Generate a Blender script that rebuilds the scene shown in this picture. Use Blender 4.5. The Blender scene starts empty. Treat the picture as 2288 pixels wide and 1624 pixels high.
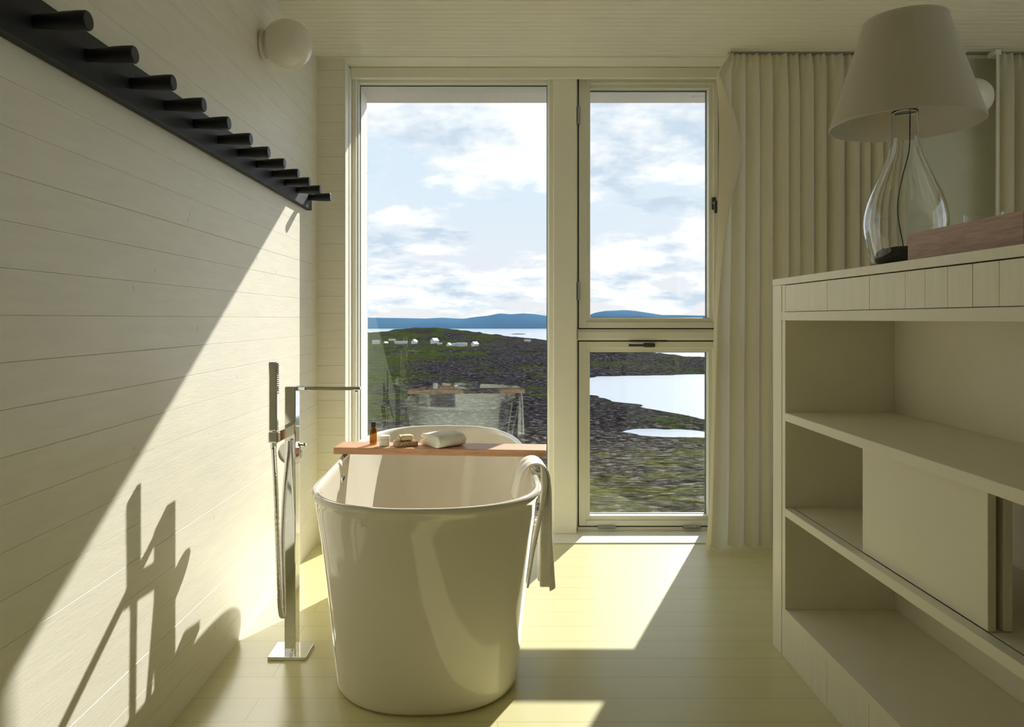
import bpy, bmesh, math, random
import numpy as np
from mathutils import Vector, Matrix, noise

random.seed(7)
SC = bpy.context.scene
COL = SC.collection
PI = math.pi
F, VX, VY, H = 1650.0, 1112.0, 712.0, 1.118      # focal length in px, vanishing point, eye height


def px(p, d): return (p - VX) * d / F             # photo column at distance d -> x
def pz(r, d): return H - (r - VY) * d / F         # photo row at distance d -> z


# ------------------------------------------------------------------ helpers
def link(name, bm, mat, parent=None, smooth=False, loc=None, rot=0.0):
    me = bpy.data.meshes.new(name)
    bmesh.ops.recalc_face_normals(bm, faces=bm.faces)
    bm.to_mesh(me)
    bm.free()
    for m in (mat if isinstance(mat, (list, tuple)) else [mat]):
        me.materials.append(m)
    if smooth:
        me.polygons.foreach_set('use_smooth', [True] * len(me.polygons))
    o = bpy.data.objects.new(name, me)
    COL.objects.link(o)
    if parent is not None: o.parent = parent
    if loc is not None: o.location = loc
    o.rotation_euler.z = rot
    return o


def tag(o, label, cat, group=None):
    o['label'] = label
    o['category'] = cat
    if group: o['group'] = group
    return o


def thing(name, label, cat, loc=(0, 0, 0), rot=0.0, group=None):
    o = bpy.data.objects.new(name, None)
    o.empty_display_size = 0.05
    COL.objects.link(o)
    o.location = loc
    o.rotation_euler.z = rot
    return tag(o, label, cat, group)


def struct(o):
    o['kind'] = 'structure'
    return o


def dup(root, loc, label):
    r = root.copy(); COL.objects.link(r); r.location = loc
    r['label'] = label
    for ch in list(root.children):
        c = ch.copy(); COL.objects.link(c); c.parent = r
    return r


def box(bm, x0, x1, y0, y1, z0, z1, bev=0.0, seg=2):
    vs = [bm.verts.new((x, y, z)) for z in (z0, z1) for y in (y0, y1) for x in (x0, x1)]
    fs = [(0, 1, 3, 2), (4, 6, 7, 5), (0, 4, 5, 1), (2, 3, 7, 6), (0, 2, 6, 4), (1, 5, 7, 3)]
    faces = [bm.faces.new([vs[i] for i in f]) for f in fs]
    if bev > 0:
        es = {e for f in faces for e in f.edges}
        bmesh.ops.bevel(bm, geom=list(es), offset=bev, segments=seg, affect='EDGES', profile=0.5)


def mbox(*a, **k):
    bm = bmesh.new(); box(bm, *a, **k); return bm


def loft(bm, rings, close=True, cap0=False, cap1=False):
    """rings: lists of points of one length, bridged in order"""
    vr = [[bm.verts.new(p) for p in r] for r in rings]
    n = len(vr[0])
    for a, b in zip(vr, vr[1:]):
        for i in range(n if close else n - 1):
            j = (i + 1) % n
            bm.faces.new((a[i], a[j], b[j], b[i]))
    if cap0: bm.faces.new(vr[0][::-1])
    if cap1: bm.faces.new(vr[-1])
    return vr


def lathe(bm, prof, n=48, c=(0, 0, 0), axis='z', cap0=False, cap1=False):
    rings = []
    for r, h in prof:
        ring = []
        for i in range(n):
            a = 2 * PI * i / n
            u, v = r * math.cos(a), r * math.sin(a)
            if axis == 'z': p = (c[0] + u, c[1] + v, c[2] + h)
            elif axis == 'x': p = (c[0] + h, c[1] + u, c[2] + v)
            else: p = (c[0] + u, c[1] + h, c[2] + v)
            ring.append(p)
        rings.append(ring)
    loft(bm, rings, True, cap0, cap1)


def tube(bm, pts, r, n=10):
    pts = [Vector(p) for p in pts]
    rings = []
    ref = Vector((0.13, 0.98, 0.1)).normalized()
    for i, p in enumerate(pts):
        t = (pts[min(i + 1, len(pts) - 1)] - pts[max(i - 1, 0)]).normalized()
        u = (ref - t * ref.dot(t)).normalized()
        v = t.cross(u)
        rr = r[i] if isinstance(r, (list, tuple)) else r
        rings.append([p + (u * math.cos(2 * PI * k / n) + v * math.sin(2 * PI * k / n)) * rr for k in range(n)])
    loft(bm, rings, True, True, True)


def spline(ctrl, n=12):
    """Catmull-Rom through control points"""
    c = [Vector(p) for p in ctrl]
    c = [c[0] * 2 - c[1]] + c + [c[-1] * 2 - c[-2]]
    out = []
    for i in range(1, len(c) - 2):
        p0, p1, p2, p3 = c[i - 1:i + 3]
        for k in range(n):
            t = k / n
            out.append(0.5 * ((2 * p1) + (p2 - p0) * t + (2 * p0 - 5 * p1 + 4 * p2 - p3) * t * t + (3 * p1 - p0 - 3 * p2 + p3) * t ** 3))
    out.append(c[-2])
    return out


def grooved(bm, s_edges, t0, t1, f, g=0.0012, dep=0.003, gw=None):
    """boards between the seams s_edges, each seam a V groove; f(s, t, depth) -> point"""
    prof = []
    for i, s in enumerate(s_edges):
        w = g if gw is None else gw[i]
        if i > 0: prof.append((s - w, 0))
        prof.append((s, dep if 0 < i < len(s_edges) - 1 else 0))
        if i < len(s_edges) - 1: prof.append((s + w, 0))
    rows = [[bm.verts.new(f(s, t, d)) for s, d in prof] for t in (t0, t1)]
    for i in range(len(prof) - 1):
        bm.faces.new((rows[0][i], rows[0][i + 1], rows[1][i + 1], rows[1][i]))


def interp(x, xs, ys):
    return float(np.interp(x, xs, ys))


# ------------------------------------------------------------------ materials
def mat(name):
    m = bpy.data.materials.new(name)
    m.use_nodes = True
    nt = m.node_tree
    nt.nodes.clear()
    out = nt.nodes.new('ShaderNodeOutputMaterial')
    return m, nt, out


def N(nt, kind, **kw):
    n = nt.nodes.new('ShaderNode' + kind)
    for k, v in kw.items():
        if k in n.inputs: n.inputs[k].default_value = v
        else: setattr(n, k, v)
    return n


def L(nt, a, b): nt.links.new(a, b)


def ramp(nt, stops, interp='LINEAR'):
    r = nt.nodes.new('ShaderNodeValToRGB')
    cr = r.color_ramp
    cr.interpolation = interp
    while len(cr.elements) < len(stops): cr.elements.new(0.5)
    for e, (p, c) in zip(cr.elements, stops):
        e.position = p
        e.color = (*c, 1) if len(c) == 3 else c
    return r


def mixc(nt, fac, a, b, blend='MIX'):
    m = nt.nodes.new('ShaderNodeMix')
    m.data_type = 'RGBA'
    m.blend_type = blend
    for idx, v in ((0, fac), (6, a), (7, b)):
        if hasattr(v, 'node'): L(nt, v, m.inputs[idx])
        elif idx == 0: m.inputs[0].default_value = v
        else: m.inputs[idx].default_value = (*v, 1)
    return m.outputs[2]


def coords(nt, scale=(1, 1, 1), kind='Object'):
    tc = N(nt, 'TexCoord')
    mp = N(nt, 'Mapping')
    mp.inputs['Scale'].default_value = scale
    L(nt, tc.outputs[kind], mp.inputs['Vector'])
    return mp.outputs[0]


def pbsdf(nt, out, **kw):
    p = N(nt, 'BsdfPrincipled')
    for k, v in kw.items():
        p.inputs[k].default_value = (*v, 1) if isinstance(v, tuple) and 'Color' in k else v
    L(nt, p.outputs[0], out.inputs['Surface'])
    return p


def simple(name, col, rough=0.5, metal=0.0, var=0.06, nscale=6.0, stretch=(1, 1, 1), bump=0.0, bscale=80.0, **kw):
    m, nt, out = mat(name)
    p = pbsdf(nt, out, Roughness=rough, Metallic=metal, **kw)
    co = coords(nt, stretch)
    n = N(nt, 'TexNoise', Scale=nscale, Detail=4.0)
    L(nt, co, n.inputs['Vector'])
    r = ramp(nt, [(0.3, tuple(c * (1 - var) for c in col)), (0.7, tuple(min(1, c * (1 + var)) for c in col))])
    L(nt, n.outputs['Fac'], r.inputs[0])
    L(nt, r.outputs[0], p.inputs['Base Color'])
    if bump > 0:
        b = N(nt, 'TexNoise', Scale=bscale, Detail=3.0)
        L(nt, co, b.inputs['Vector'])
        bp = N(nt, 'Bump', Strength=bump, Distance=0.002)
        L(nt, b.outputs['Fac'], bp.inputs['Height'])
        L(nt, bp.outputs[0], p.inputs['Normal'])
    return m


def painted_boards(name, col, stretch, rough=0.38, knots=True):
    """brushed paint over softwood: grain relief along the board, the odd knot and crack showing through"""
    m, nt, out = mat(name)
    p = pbsdf(nt, out, Roughness=rough)
    co = coords(nt, stretch)
    n = N(nt, 'TexNoise', Scale=5.0, Detail=6.0, Roughness=0.6)
    L(nt, co, n.inputs['Vector'])
    r = ramp(nt, [(0.3, tuple(c * 0.95 for c in col)), (0.7, tuple(min(1, c * 1.03) for c in col))])
    L(nt, n.outputs['Fac'], r.inputs[0])
    c = r.outputs[0]
    if knots:
        co2 = coords(nt, tuple(1.7 if s < 2 else 0.9 for s in stretch))
        v = N(nt, 'TexVoronoi', Scale=5.5)
        L(nt, co2, v.inputs['Vector'])
        wob = N(nt, 'TexNoise', Scale=60.0, Detail=2.0)
        L(nt, co2, wob.inputs['Vector'])
        md = N(nt, 'Math', operation='MULTIPLY_ADD'); md.inputs[1].default_value = 0.09
        L(nt, wob.outputs['Fac'], md.inputs[0]); L(nt, v.outputs['Distance'], md.inputs[2])
        kr = ramp(nt, [(0.066, (1, 1, 1)), (0.092, (0, 0, 0))])
        L(nt, md.outputs[0], kr.inputs[0])
        kf = N(nt, 'Math', operation='MULTIPLY'); kf.inputs[1].default_value = 0.5
        L(nt, kr.outputs[0], kf.inputs[0])
        c = mixc(nt, kf.outputs[0], c, tuple(x * 0.36 for x in col))
    L(nt, c, p.inputs['Base Color'])
    b = N(nt, 'TexNoise', Scale=18.0, Detail=5.0, Roughness=0.65)
    L(nt, co, b.inputs['Vector'])
    bp = N(nt, 'Bump', Strength=0.22, Distance=0.003)
    L(nt, b.outputs['Fac'], bp.inputs['Height'])
    L(nt, bp.outputs[0], p.inputs['Normal'])
    return m


def wood(name, dark, light, stretch, rough=0.45, scale=9.0):
    m, nt, out = mat(name)
    p = pbsdf(nt, out, Roughness=rough)
    co = coords(nt, stretch)
    n = N(nt, 'TexNoise', Scale=scale, Detail=7.0, Roughness=0.65, Distortion=0.6)
    L(nt, co, n.inputs['Vector'])
    r = ramp(nt, [(0.32, dark), (0.62, light)])
    L(nt, n.outputs['Fac'], r.inputs[0])
    L(nt, r.outputs[0], p.inputs['Base Color'])
    bp = N(nt, 'Bump', Strength=0.15, Distance=0.002)
    L(nt, n.outputs['Fac'], bp.inputs['Height'])
    L(nt, bp.outputs[0], p.inputs['Normal'])
    return m


WALLC = (0.83, 0.80, 0.695)
M = {}
M['wall'] = painted_boards('painted wall boards', WALLC, (8, 1, 8))
M['wall_x'] = painted_boards('painted wall boards across', WALLC, (1, 8, 8), knots=False)
M['ceil'] = painted_boards('painted ceiling boards', (0.83, 0.80, 0.67), (1, 8, 8), rough=0.3, knots=False)
M['trim'] = simple('painted window frame', (0.83, 0.81, 0.69), 0.32, var=0.02)
M['cab'] = painted_boards('painted cabinet boards', (0.82, 0.79, 0.675), (8, 8, 1), rough=0.42, knots=False)
M['cab_flat'] = simple('painted cabinet panel', (0.81, 0.775, 0.655), 0.45, var=0.03, nscale=3)
M['sage'] = simple('grey green wall paint', (0.56, 0.56, 0.44), 0.5, var=0.03)
M['gasket'] = simple('black window gasket', (0.012, 0.012, 0.012), 0.5)
M['bronze'] = simple('dark bronze fitting', (0.09, 0.08, 0.07), 0.4, metal=0.6)
M['greymetal'] = simple('grey metal hinge', (0.42, 0.42, 0.43), 0.35, metal=0.7)
M['rail'] = simple('blue black painted wood', (0.016, 0.017, 0.021), 0.5, var=0.15, nscale=10, **{'Specular IOR Level': 0.25})
M['peg'] = simple('blue black painted peg', (0.011, 0.012, 0.017), 0.42, var=0.15, nscale=10, **{'Specular IOR Level': 0.3})
M['globe'] = simple('opal glass', (0.80, 0.77, 0.68), 0.25, var=0.01)
M['sconce'] = simple('white enamel', (0.75, 0.73, 0.62), 0.3, var=0.01)
M['tub'] = simple('white glazed tub', (0.82, 0.78, 0.68), 0.08, var=0.008, nscale=2, **{'Coat Weight': 0.4, 'Coat Roughness': 0.03})
M['chrome'] = simple('polished chrome', (0.80, 0.81, 0.82), 0.05, metal=1.0, var=0.01)
M['nozzle'] = simple('dark rubber nozzle', (0.03, 0.03, 0.03), 0.5)
M['towel'] = simple('white terry towel', (0.86, 0.84, 0.77), 0.95, var=0.05, nscale=40, bump=0.9, bscale=260)
M['board'] = wood('pale red bath board wood', (0.47, 0.235, 0.12), (0.66, 0.37, 0.21), (1.2, 14, 14), 0.5)
M['tray'] = wood('limed pinkish ash wood', (0.36, 0.225, 0.175), (0.50, 0.345, 0.28), (14, 1.2, 14), 0.55)
M['soap'] = simple('cream soap', (0.86, 0.70, 0.42), 0.4, var=0.08, nscale=20, **{'Subsurface Weight': 0.2, 'Subsurface Radius': (0.01, 0.008, 0.004)})
M['soapwrap'] = simple('soap paper band', (0.66, 0.52, 0.36), 0.7)
M['blackcap'] = simple('black bottle cap', (0.01, 0.01, 0.01), 0.35)
M['jar'] = simple('white jar glass', (0.85, 0.85, 0.82), 0.12, var=0.01)
M['jarlid'] = simple('white jar lid', (0.88, 0.87, 0.84), 0.3, var=0.01)
M['shade_out'] = None
M['lampbase'] = simple('dark speckled lamp foot', (0.06, 0.052, 0.04), 0.8, var=0.5, nscale=220, bump=0.6, bscale=300)
M['house'] = simple('white house boards', (0.75, 0.74, 0.72), 0.6)
M['roof'] = simple('grey house roof', (0.40, 0.40, 0.41), 0.7)
M['track'] = simple('grey curtain track', (0.22, 0.21, 0.17), 0.4)

# cork like soap dish
m, nt, out = mat('pitted travertine')
p = pbsdf(nt, out, Roughness=0.8)
co = coords(nt)
v = N(nt, 'TexVoronoi', Scale=140.0); L(nt, co, v.inputs['Vector'])
r = ramp(nt, [(0.05, (0.26, 0.15, 0.08)), (0.45, (0.56, 0.38, 0.23)), (0.9, (0.70, 0.54, 0.38))])
L(nt, v.outputs['Distance'], r.inputs[0]); L(nt, r.outputs[0], p.inputs['Base Color'])
bp = N(nt, 'Bump', Strength=0.6, Distance=0.002); L(nt, v.outputs['Distance'], bp.inputs['Height']); L(nt, bp.outputs[0], p.inputs['Normal'])
M['dish'] = m

# amber glass
# clear glass


def pane_mat(name, f0, tint, rc=(1.0, 1.0, 1.0)):
    """window glass: clear with the mirror reflection of its coated surfaces"""
    m, nt, out = mat(name)
    tr = N(nt, 'BsdfTransparent', Color=(*tint, 1))
    gl = N(nt, 'BsdfGlossy', Roughness=0.0, Color=(*rc, 1))
    ge = N(nt, 'NewGeometry')
    dt = N(nt, 'VectorMath', operation='DOT_PRODUCT'); L(nt, ge.outputs['Incoming'], dt.inputs[0]); L(nt, ge.outputs['Normal'], dt.inputs[1])
    ab = N(nt, 'Math', operation='ABSOLUTE'); L(nt, dt.outputs['Value'], ab.inputs[0])
    om = N(nt, 'Math', operation='SUBTRACT'); om.inputs[0].default_value = 1.0; om.use_clamp = True; L(nt, ab.outputs[0], om.inputs[1])
    p5 = N(nt, 'Math', operation='POWER'); p5.inputs[1].default_value = 5.0; L(nt, om.outputs[0], p5.inputs[0])
    fr = N(nt, 'Math', operation='MULTIPLY_ADD'); fr.inputs[1].default_value = 1 - f0; fr.inputs[2].default_value = f0; L(nt, p5.outputs[0], fr.inputs[0])
    mx = N(nt, 'MixShader')
    L(nt, fr.outputs[0], mx.inputs[0]); L(nt, tr.outputs[0], mx.inputs[1]); L(nt, gl.outputs[0], mx.inputs[2])
    L(nt, mx.outputs[0], out.inputs['Surface'])
    return m


M['pane'] = pane_mat('double glazing', 0.08, (0.985, 0.995, 0.99), (0.86, 1.0, 0.93))


M['glass'] = pane_mat('clear blown glass', 0.022, (0.985, 0.988, 0.985))
m, nt, out = mat('thick blown lamp glass')
pbsdf(nt, out, Roughness=0.0, **{'Base Color': (0.98, 0.985, 0.98), 'Transmission Weight': 1.0, 'IOR': 1.42})
M['lampglass'] = m
M['amber'] = pane_mat('amber bottle glass', 0.04, (0.74, 0.54, 0.12))


def fabric(name, col, trans, weave=900.0):
    m, nt, out = mat(name)
    co = coords(nt)
    n = N(nt, 'TexNoise', Scale=weave, Detail=2.0); L(nt, co, n.inputs['Vector'])
    r = ramp(nt, [(0.3, tuple(c * 0.94 for c in col)), (0.7, col)]); L(nt, n.outputs['Fac'], r.inputs[0])
    df = N(nt, 'BsdfDiffuse', Roughness=0.5); tl = N(nt, 'BsdfTranslucent')
    L(nt, r.outputs[0], df.inputs['Color']); L(nt, r.outputs[0], tl.inputs['Color'])
    mx = N(nt, 'MixShader'); mx.inputs[0].default_value = trans
    L(nt, df.outputs[0], mx.inputs[1]); L(nt, tl.outputs[0], mx.inputs[2]); L(nt, mx.outputs[0], out.inputs['Surface'])
    bp = N(nt, 'Bump', Strength=0.15, Distance=0.0008); L(nt, n.outputs['Fac'], bp.inputs['Height'])
    L(nt, bp.outputs[0], df.inputs['Normal'])
    return m


M['curtain'] = fabric('cream curtain linen', (0.84, 0.80, 0.66), 0.4)
M['shade'] = fabric('cream lampshade card', (0.74, 0.71, 0.63), 0.26)
M['shade_in'] = fabric('lampshade lining', (0.90, 0.86, 0.77), 0.3)

# floor paint with plank seams
m, nt, out = mat('painted floor planks')
p = pbsdf(nt, out, Roughness=0.30)
co = coords(nt)
bk = N(nt, 'TexBrick', Scale=1.0)
bk.offset = 0.37
bk.inputs['Mortar Size'].default_value = 0.0011
bk.inputs['Mortar Smooth'].default_value = 0.3
bk.inputs['Brick Width'].default_value = 1.9
bk.inputs['Row Height'].default_value = 0.128
FL = (0.69, 0.65, 0.36)
bk.inputs['Color1'].default_value = (*FL, 1)
bk.inputs['Color2'].default_value = (FL[0] * 0.97, FL[1] * 0.97, FL[2] * 0.96, 1)
bk.inputs['Mortar'].default_value = (FL[0] * 0.62, FL[1] * 0.62, FL[2] * 0.6, 1)
L(nt, co, bk.inputs['Vector'])
n = N(nt, 'TexNoise', Scale=3.0, Detail=5.0); L(nt, coords(nt, (1, 6, 1)), n.inputs['Vector'])
r = ramp(nt, [(0.3, (0.95, 0.95, 0.95)), (0.7, (1, 1, 1))]); L(nt, n.outputs['Fac'], r.inputs[0])
L(nt, mixc(nt, 1.0, bk.outputs['Color'], r.outputs[0], 'MULTIPLY'), p.inputs['Base Color'])
bp = N(nt, 'Bump', Strength=0.12, Distance=0.002); L(nt, n.outputs['Fac'], bp.inputs['Height']); L(nt, bp.outputs[0], p.inputs['Normal'])
M['floor'] = m

M['siding'] = painted_boards('outside white siding', (0.62, 0.57, 0.52), (8, 1, 8), knots=True)

# ------------------------------------------------------------------ setting: room shell
XL = -0.90
YB = 3.676           # face of the wall beside the window recess
YW = 3.88            # face of the window frames
CZ = 2.41
XR, YR = 3.30, -3.6  # right wall, wall behind the camera
RX1 = 1.42           # window recess runs from PX to RX1
PX = -0.762

bm = bmesh.new(); box(bm, XL - 0.1, XR + 0.1, YR - 0.1, 4.0, -0.2, 0.0)
struct(link('floor', bm, M['floor']))

bm = bmesh.new()
seams = [i * 0.0865 for i in range(29)]
seams = [min(s, CZ + 0.01) for s in seams]
rg = random.Random(3)
gw = [rg.choice((0.0004, 0.0005, 0.0007, 0.0011)) for _ in seams]
grooved(bm, seams, YR, 4.3, lambda s, t, d: (XL - d, t, s), dep=0.0018, gw=gw)
box(bm, XL - 0.16, XL - 0.004, YR - 0.1, 4.3, -0.2, CZ + 0.1)
struct(link('wall_left', bm, M['wall']))

bm = bmesh.new()
ys = [YR]
while ys[-1] < 3.60: ys.append(ys[-1] + 0.044)
ys = [y for y in ys if y < 3.62] + [3.642]
grooved(bm, ys, XL, XR, lambda s, t, d: (t, s, CZ + d), g=0.0017, dep=0.0045)
grooved(bm, [3.646, 4.0], XL, XR, lambda s, t, d: (t, s, CZ + d))
box(bm, XL - 0.1, XR + 0.1, YR - 0.1, 4.0, CZ + 0.03, CZ + 0.2)
struct(link('ceiling', bm, M['ceil']))

# back wall: pier left of the recess, and the long wall right of it behind the curtains
bm = bmesh.new()
zs = [min(i * 0.0865 + 0.02, CZ) for i in range(-1, 29)]
zs[0] = 0.0
grooved(bm, zs, XL, PX, lambda s, t, d: (t, YB + d, s), dep=0.0025, g=0.0007)
box(bm, XL, PX, YB + 0.004, 4.30, 0.0, CZ)
grooved(bm, zs, RX1, 1.90, lambda s, t, d: (t, YB + d, s), dep=0.0025, g=0.0007)
box(bm, RX1, XR + 0.1, YB + 0.004, 4.30, 0.0, CZ + 0.005)
box(bm, XL, RX1, 4.0, 4.384, 2.404, 2.75)           # lintel over the outside of the recess
box(bm, XL, RX1, 3.99, 4.384, -0.5, -0.13)
struct(link('wall_back', bm, M['wall_x']))
struct(link('wall_back_panel', mbox(1.90, XR, YB - 0.006, YB + 0.004, 0.0, CZ), M['sage']))

# the side wall beyond the cabinet gets an added, unseen window band to brighten the room
bm = bmesh.new()
SY0, SY1, SZ0, SZ1 = 0.1, 2.6, 0.90, 2.28
box(bm, XR, XR + 0.15, YR - 0.1, SY0, 0.0, CZ + 0.1); box(bm, XR, XR + 0.15, SY1, 4.2, 0.0, CZ + 0.1)
box(bm, XR, XR + 0.15, SY0, SY1, 0.0, SZ0); box(bm, XR, XR + 0.15, SY0, SY1, SZ1, CZ + 0.1)
for yy in (0.93, 1.76): box(bm, XR + 0.02, XR + 0.12, yy - 0.03, yy + 0.03, SZ0, SZ1)
struct(link('wall_right', bm, M['wall']))

# wall behind the camera
struct(link('wall_rear', mbox(XL, XR, YR - 0.15, YR, 0.0, CZ), M['wall_x']))

# outside lining of the recess: left jamb boards and soffit
bm = bmesh.new()
grooved(bm, [i * 0.118 - 0.5 for i in range(25)], 3.97, 4.384, lambda s, t, d: (PX - 0.014 + 0.0045 - d, t, s), dep=0.004, g=0.002)
box(bm, XL, PX - 0.014, 3.97, 4.384, -0.5, 2.404)
struct(link('trim_1', bm, M['siding']))
struct(link('trim_2', mbox(PX - 0.014, RX1, 3.97, 4.384, 2.398, 2.41, bev=0.002), M['siding']))

# white threshold board on the floor of the recess
struct(link('trim_3', mbox(PX, RX1, YB - 0.008, YW + 0.005, 0.0, 0.006, bev=0.002), M['trim']))
# slim corner boards along the left reveal
bm = bmesh.new()
box(bm, PX - 0.002, PX + 0.004, YB - 0.002, YB + 0.075, 0.006, CZ - 0.01, bev=0.0015)
box(bm, PX - 0.002, PX + 0.007, YB + 0.085, YB + 0.125, 0.006, CZ - 0.012, bev=0.0015)
struct(link('trim_4', bm, M['trim']))

# ------------------------------------------------------------------ windows
def frame_rect(bm, x0, x1, z0, z1, ix0, ix1, iz0, iz1, y0, y1, bev=0.003):
    """a picture frame of four bevelled members"""
    box(bm, x0, ix0, y0, y1, z0, z1, bev=bev)
    box(bm, ix1, x1, y0, y1, z0, z1, bev=bev)
    box(bm, ix0, ix1, y0, y1, iz1, z1, bev=bev)
    box(bm, ix0, ix1, y0, y1, z0, iz0, bev=bev)


def window_root(name):
    o = bpy.data.objects.new(name, None); COL.objects.link(o)
    return struct(o)


YG = 3.93
# fixed window on the left
w1 = window_root('window_1')
gx0, gx1, gz0, gz1 = px(804, YG), px(1223, YG), 0.055, pz(190, YG)
bm = bmesh.new()
frame_rect(bm, PX, px(1238, YW), 0.006, CZ, px(797, YW), px(1226, YW), 0.040, pz(176, YW), YW - 0.02, 3.99)
frame_rect(bm, px(797, YW) - 0.004, px(1226, YW) + 0.004, 0.036, pz(176, YW) + 0.004, gx0, gx1, gz0, gz1, YW + 0.015, 3.97)
link('window_frame', bm, M['trim'], w1)
link('pane', mbox(gx0 - 0.004, gx1 + 0.004, YG, YG + 0.005, gz0 - 0.004, gz1 + 0.004), M['pane'], w1)
bm = bmesh.new()
frame_rect(bm, gx0 - 0.002, gx1 + 0.002, gz0 - 0.002, gz1 + 0.002, gx0 + 0.003, gx1 - 0.003, gz0 + 0.003, gz1 - 0.004, YG + 0.006, YG + 0.018, bev=0)
link('gasket', bm, M['gasket'], w1)

# post between the two windows
YM = 3.82
bm = bmesh.new()
box(bm, px(1237, YM), px(1288, YM), YM, 3.99, 0.006, CZ, bev=0.003)
struct(link('trim_5', bm, M['trim']))

# frame round the two casements with its transom
fx0, fx1 = px(1288, YM), RX1
sx0, sx1 = px(1293.5, YW), px(1605, YW)
uz0, uz1 = pz(733, YW), pz(175, YW)
lz0, lz1 = pz(1175, YW), pz(763, YW)
bm = bmesh.new()
g = 0.006
box(bm, fx0 - 0.01, sx0 - g, YW + 0.006, 3.99, 0.006, CZ, bev=0.002)
box(bm, sx1 + g, fx1, YW - 0.004, 3.99, 0.006, CZ, bev=0.002)
box(bm, sx0 - g, sx1 + g, YW - 0.002, 3.99, uz1 + g, CZ, bev=0.002)
box(bm, sx0 - g, sx1 + g, YW - 0.002, 3.99, lz1 + g, uz0 - g, bev=0.002)
box(bm, sx0 - g, sx1 + g, YW - 0.002, 3.99, 0.006, lz0 - g, bev=0.002)
box(bm, sx0 - g, sx1 + g, YW - 0.010, YW + 0.02, lz1 + 0.016, uz0 - 0.016, bev=0.004)
box(bm, PX + 0.008, fx1, 3.79, 3.819, 2.355, CZ - 0.0015, bev=0.002)
struct(link('trim_6', bm, M['trim']))
bm = bmesh.new()
for a, b in ((uz0, uz1), (lz0, lz1)):
    frame_rect(bm, sx0 - g, sx1 + g, a - g, b + g, sx0 + 0.01, sx1 - 0.01, a + 0.01, b - 0.01, YW + 0.012, YW + 0.04, bev=0)
struct(link('trim_7', bm, M['gasket']))


def casement(name, z0, z1, rows, cols):
    w = window_root(name)
    ix0, ix1 = px(cols[0], YG), px(cols[1], YG)
    iz1, iz0 = pz(rows[0], YG), pz(rows[1], YG)
    bm = bmesh.new()
    e = 0.022
    frame_rect(bm, sx0, sx1, z0, z1, ix0 - e, ix1 + e, iz0 - e, iz1 + e, YW, 3.975)
    frame_rect(bm, ix0 - e - 0.004, ix1 + e + 0.004, iz0 - e - 0.004, iz1 + e + 0.004, ix0, ix1, iz0, iz1, YW + 0.012, 3.965)
    link('sash', bm, M['trim'], w)
    link('pane', mbox(ix0 - 0.004, ix1 + 0.004, YG, YG + 0.005, iz0 - 0.004, iz1 + 0.004), M['pane'], w)
    bm = bmesh.new()
    frame_rect(bm, ix0 - 0.002, ix1 + 0.002, iz0 - 0.002, iz1 + 0.002, ix0 + 0.003, ix1 - 0.004, iz0 + 0.003, iz1 - 0.004, YG + 0.006, YG + 0.018, bev=0)
    link('gasket', bm, M['gasket'], w)
    return w


w2 = casement('window_2', uz0, uz1, (202, 710), (1317, 1579))
w3 = casement('window_3', lz0, lz1, (786, 1148), (1316, 1578))
for row in (258, 650):      # knuckle hinges on the left of the upper casement
    bm = bmesh.new()
    z = pz(row, YW)
    lathe(bm, [(0.008, -0.048), (0.009, -0.046), (0.009, -0.017), (0.008, -0.016), (0.008, 0.016), (0.009, 0.017), (0.009, 0.046), (0.008, 0.048)], 16,
          (sx0 - 0.003, YW - 0.008, z), 'z', True, True)
    box(bm, sx0 - 0.014, sx0 + 0.008, YW - 0.004, YW + 0.003, z - 0.045, z + 0.045, bev=0.001)
    link('hinge', bm, M['greymetal'], w2, smooth=False)
for col in (1355, 1545):    # under the lower casement
    bm = bmesh.new()
    x, z = px(col, YW), lz0 - 0.003
    lathe(bm, [(0.008, -0.046), (0.009, -0.044), (0.009, -0.016), (0.008, -0.015), (0.008, 0.015), (0.009, 0.016), (0.009, 0.044), (0.008, 0.046)], 16,
          (x, YW - 0.008, z), 'x', True, True)
    box(bm, x - 0.043, x + 0.043, YW - 0.004, YW + 0.003, z - 0.012, z + 0.008, bev=0.001)
    link('hinge', bm, M['greymetal'], w3)
# lever handle of the lower casement, lying level, and its latch plate above
hx, hz = px(1440, YW), pz(771, YW)
bm = bmesh.new()
box(bm, px(1436, YW), px(1463, YW), YW - 0.020, YW + 0.001, hz - 0.012, hz + 0.012, bev=0.0095, seg=4)
box(bm, px(1403, YW), px(1445, YW), YW - 0.034, YW - 0.018, hz - 0.006, hz + 0.006, bev=0.004, seg=3)
link('handle', bm, M['bronze'], w3, smooth=False)
link('latch_plate', mbox(px(1407, YW), px(1490, YW), YW - 0.003, YW + 0.02, lz1 + 0.001, lz1 + 0.008, bev=0.001), M['gasket'], w3)
# handle on the right stile of the upper casement
hx, hz = px(1598, YW - 0.03), pz(453, YW - 0.03)
bm = bmesh.new()
box(bm, hx - 0.012, hx + 0.012, YW - 0.012, YW + 0.001, hz - 0.033, hz + 0.033, bev=0.0055, seg=3)
lathe(bm, [(0.009, 0.0), (0.009, -0.03), (0.007, -0.038)], 20, (hx, YW - 0.004, hz), 'y', False, True)
box(bm, hx - 0.008, hx + 0.008, YW - 0.044, YW - 0.03, hz - 0.055, hz + 0.010, bev=0.004, seg=3)
link('handle', bm, M['bronze'], w2)

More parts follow.
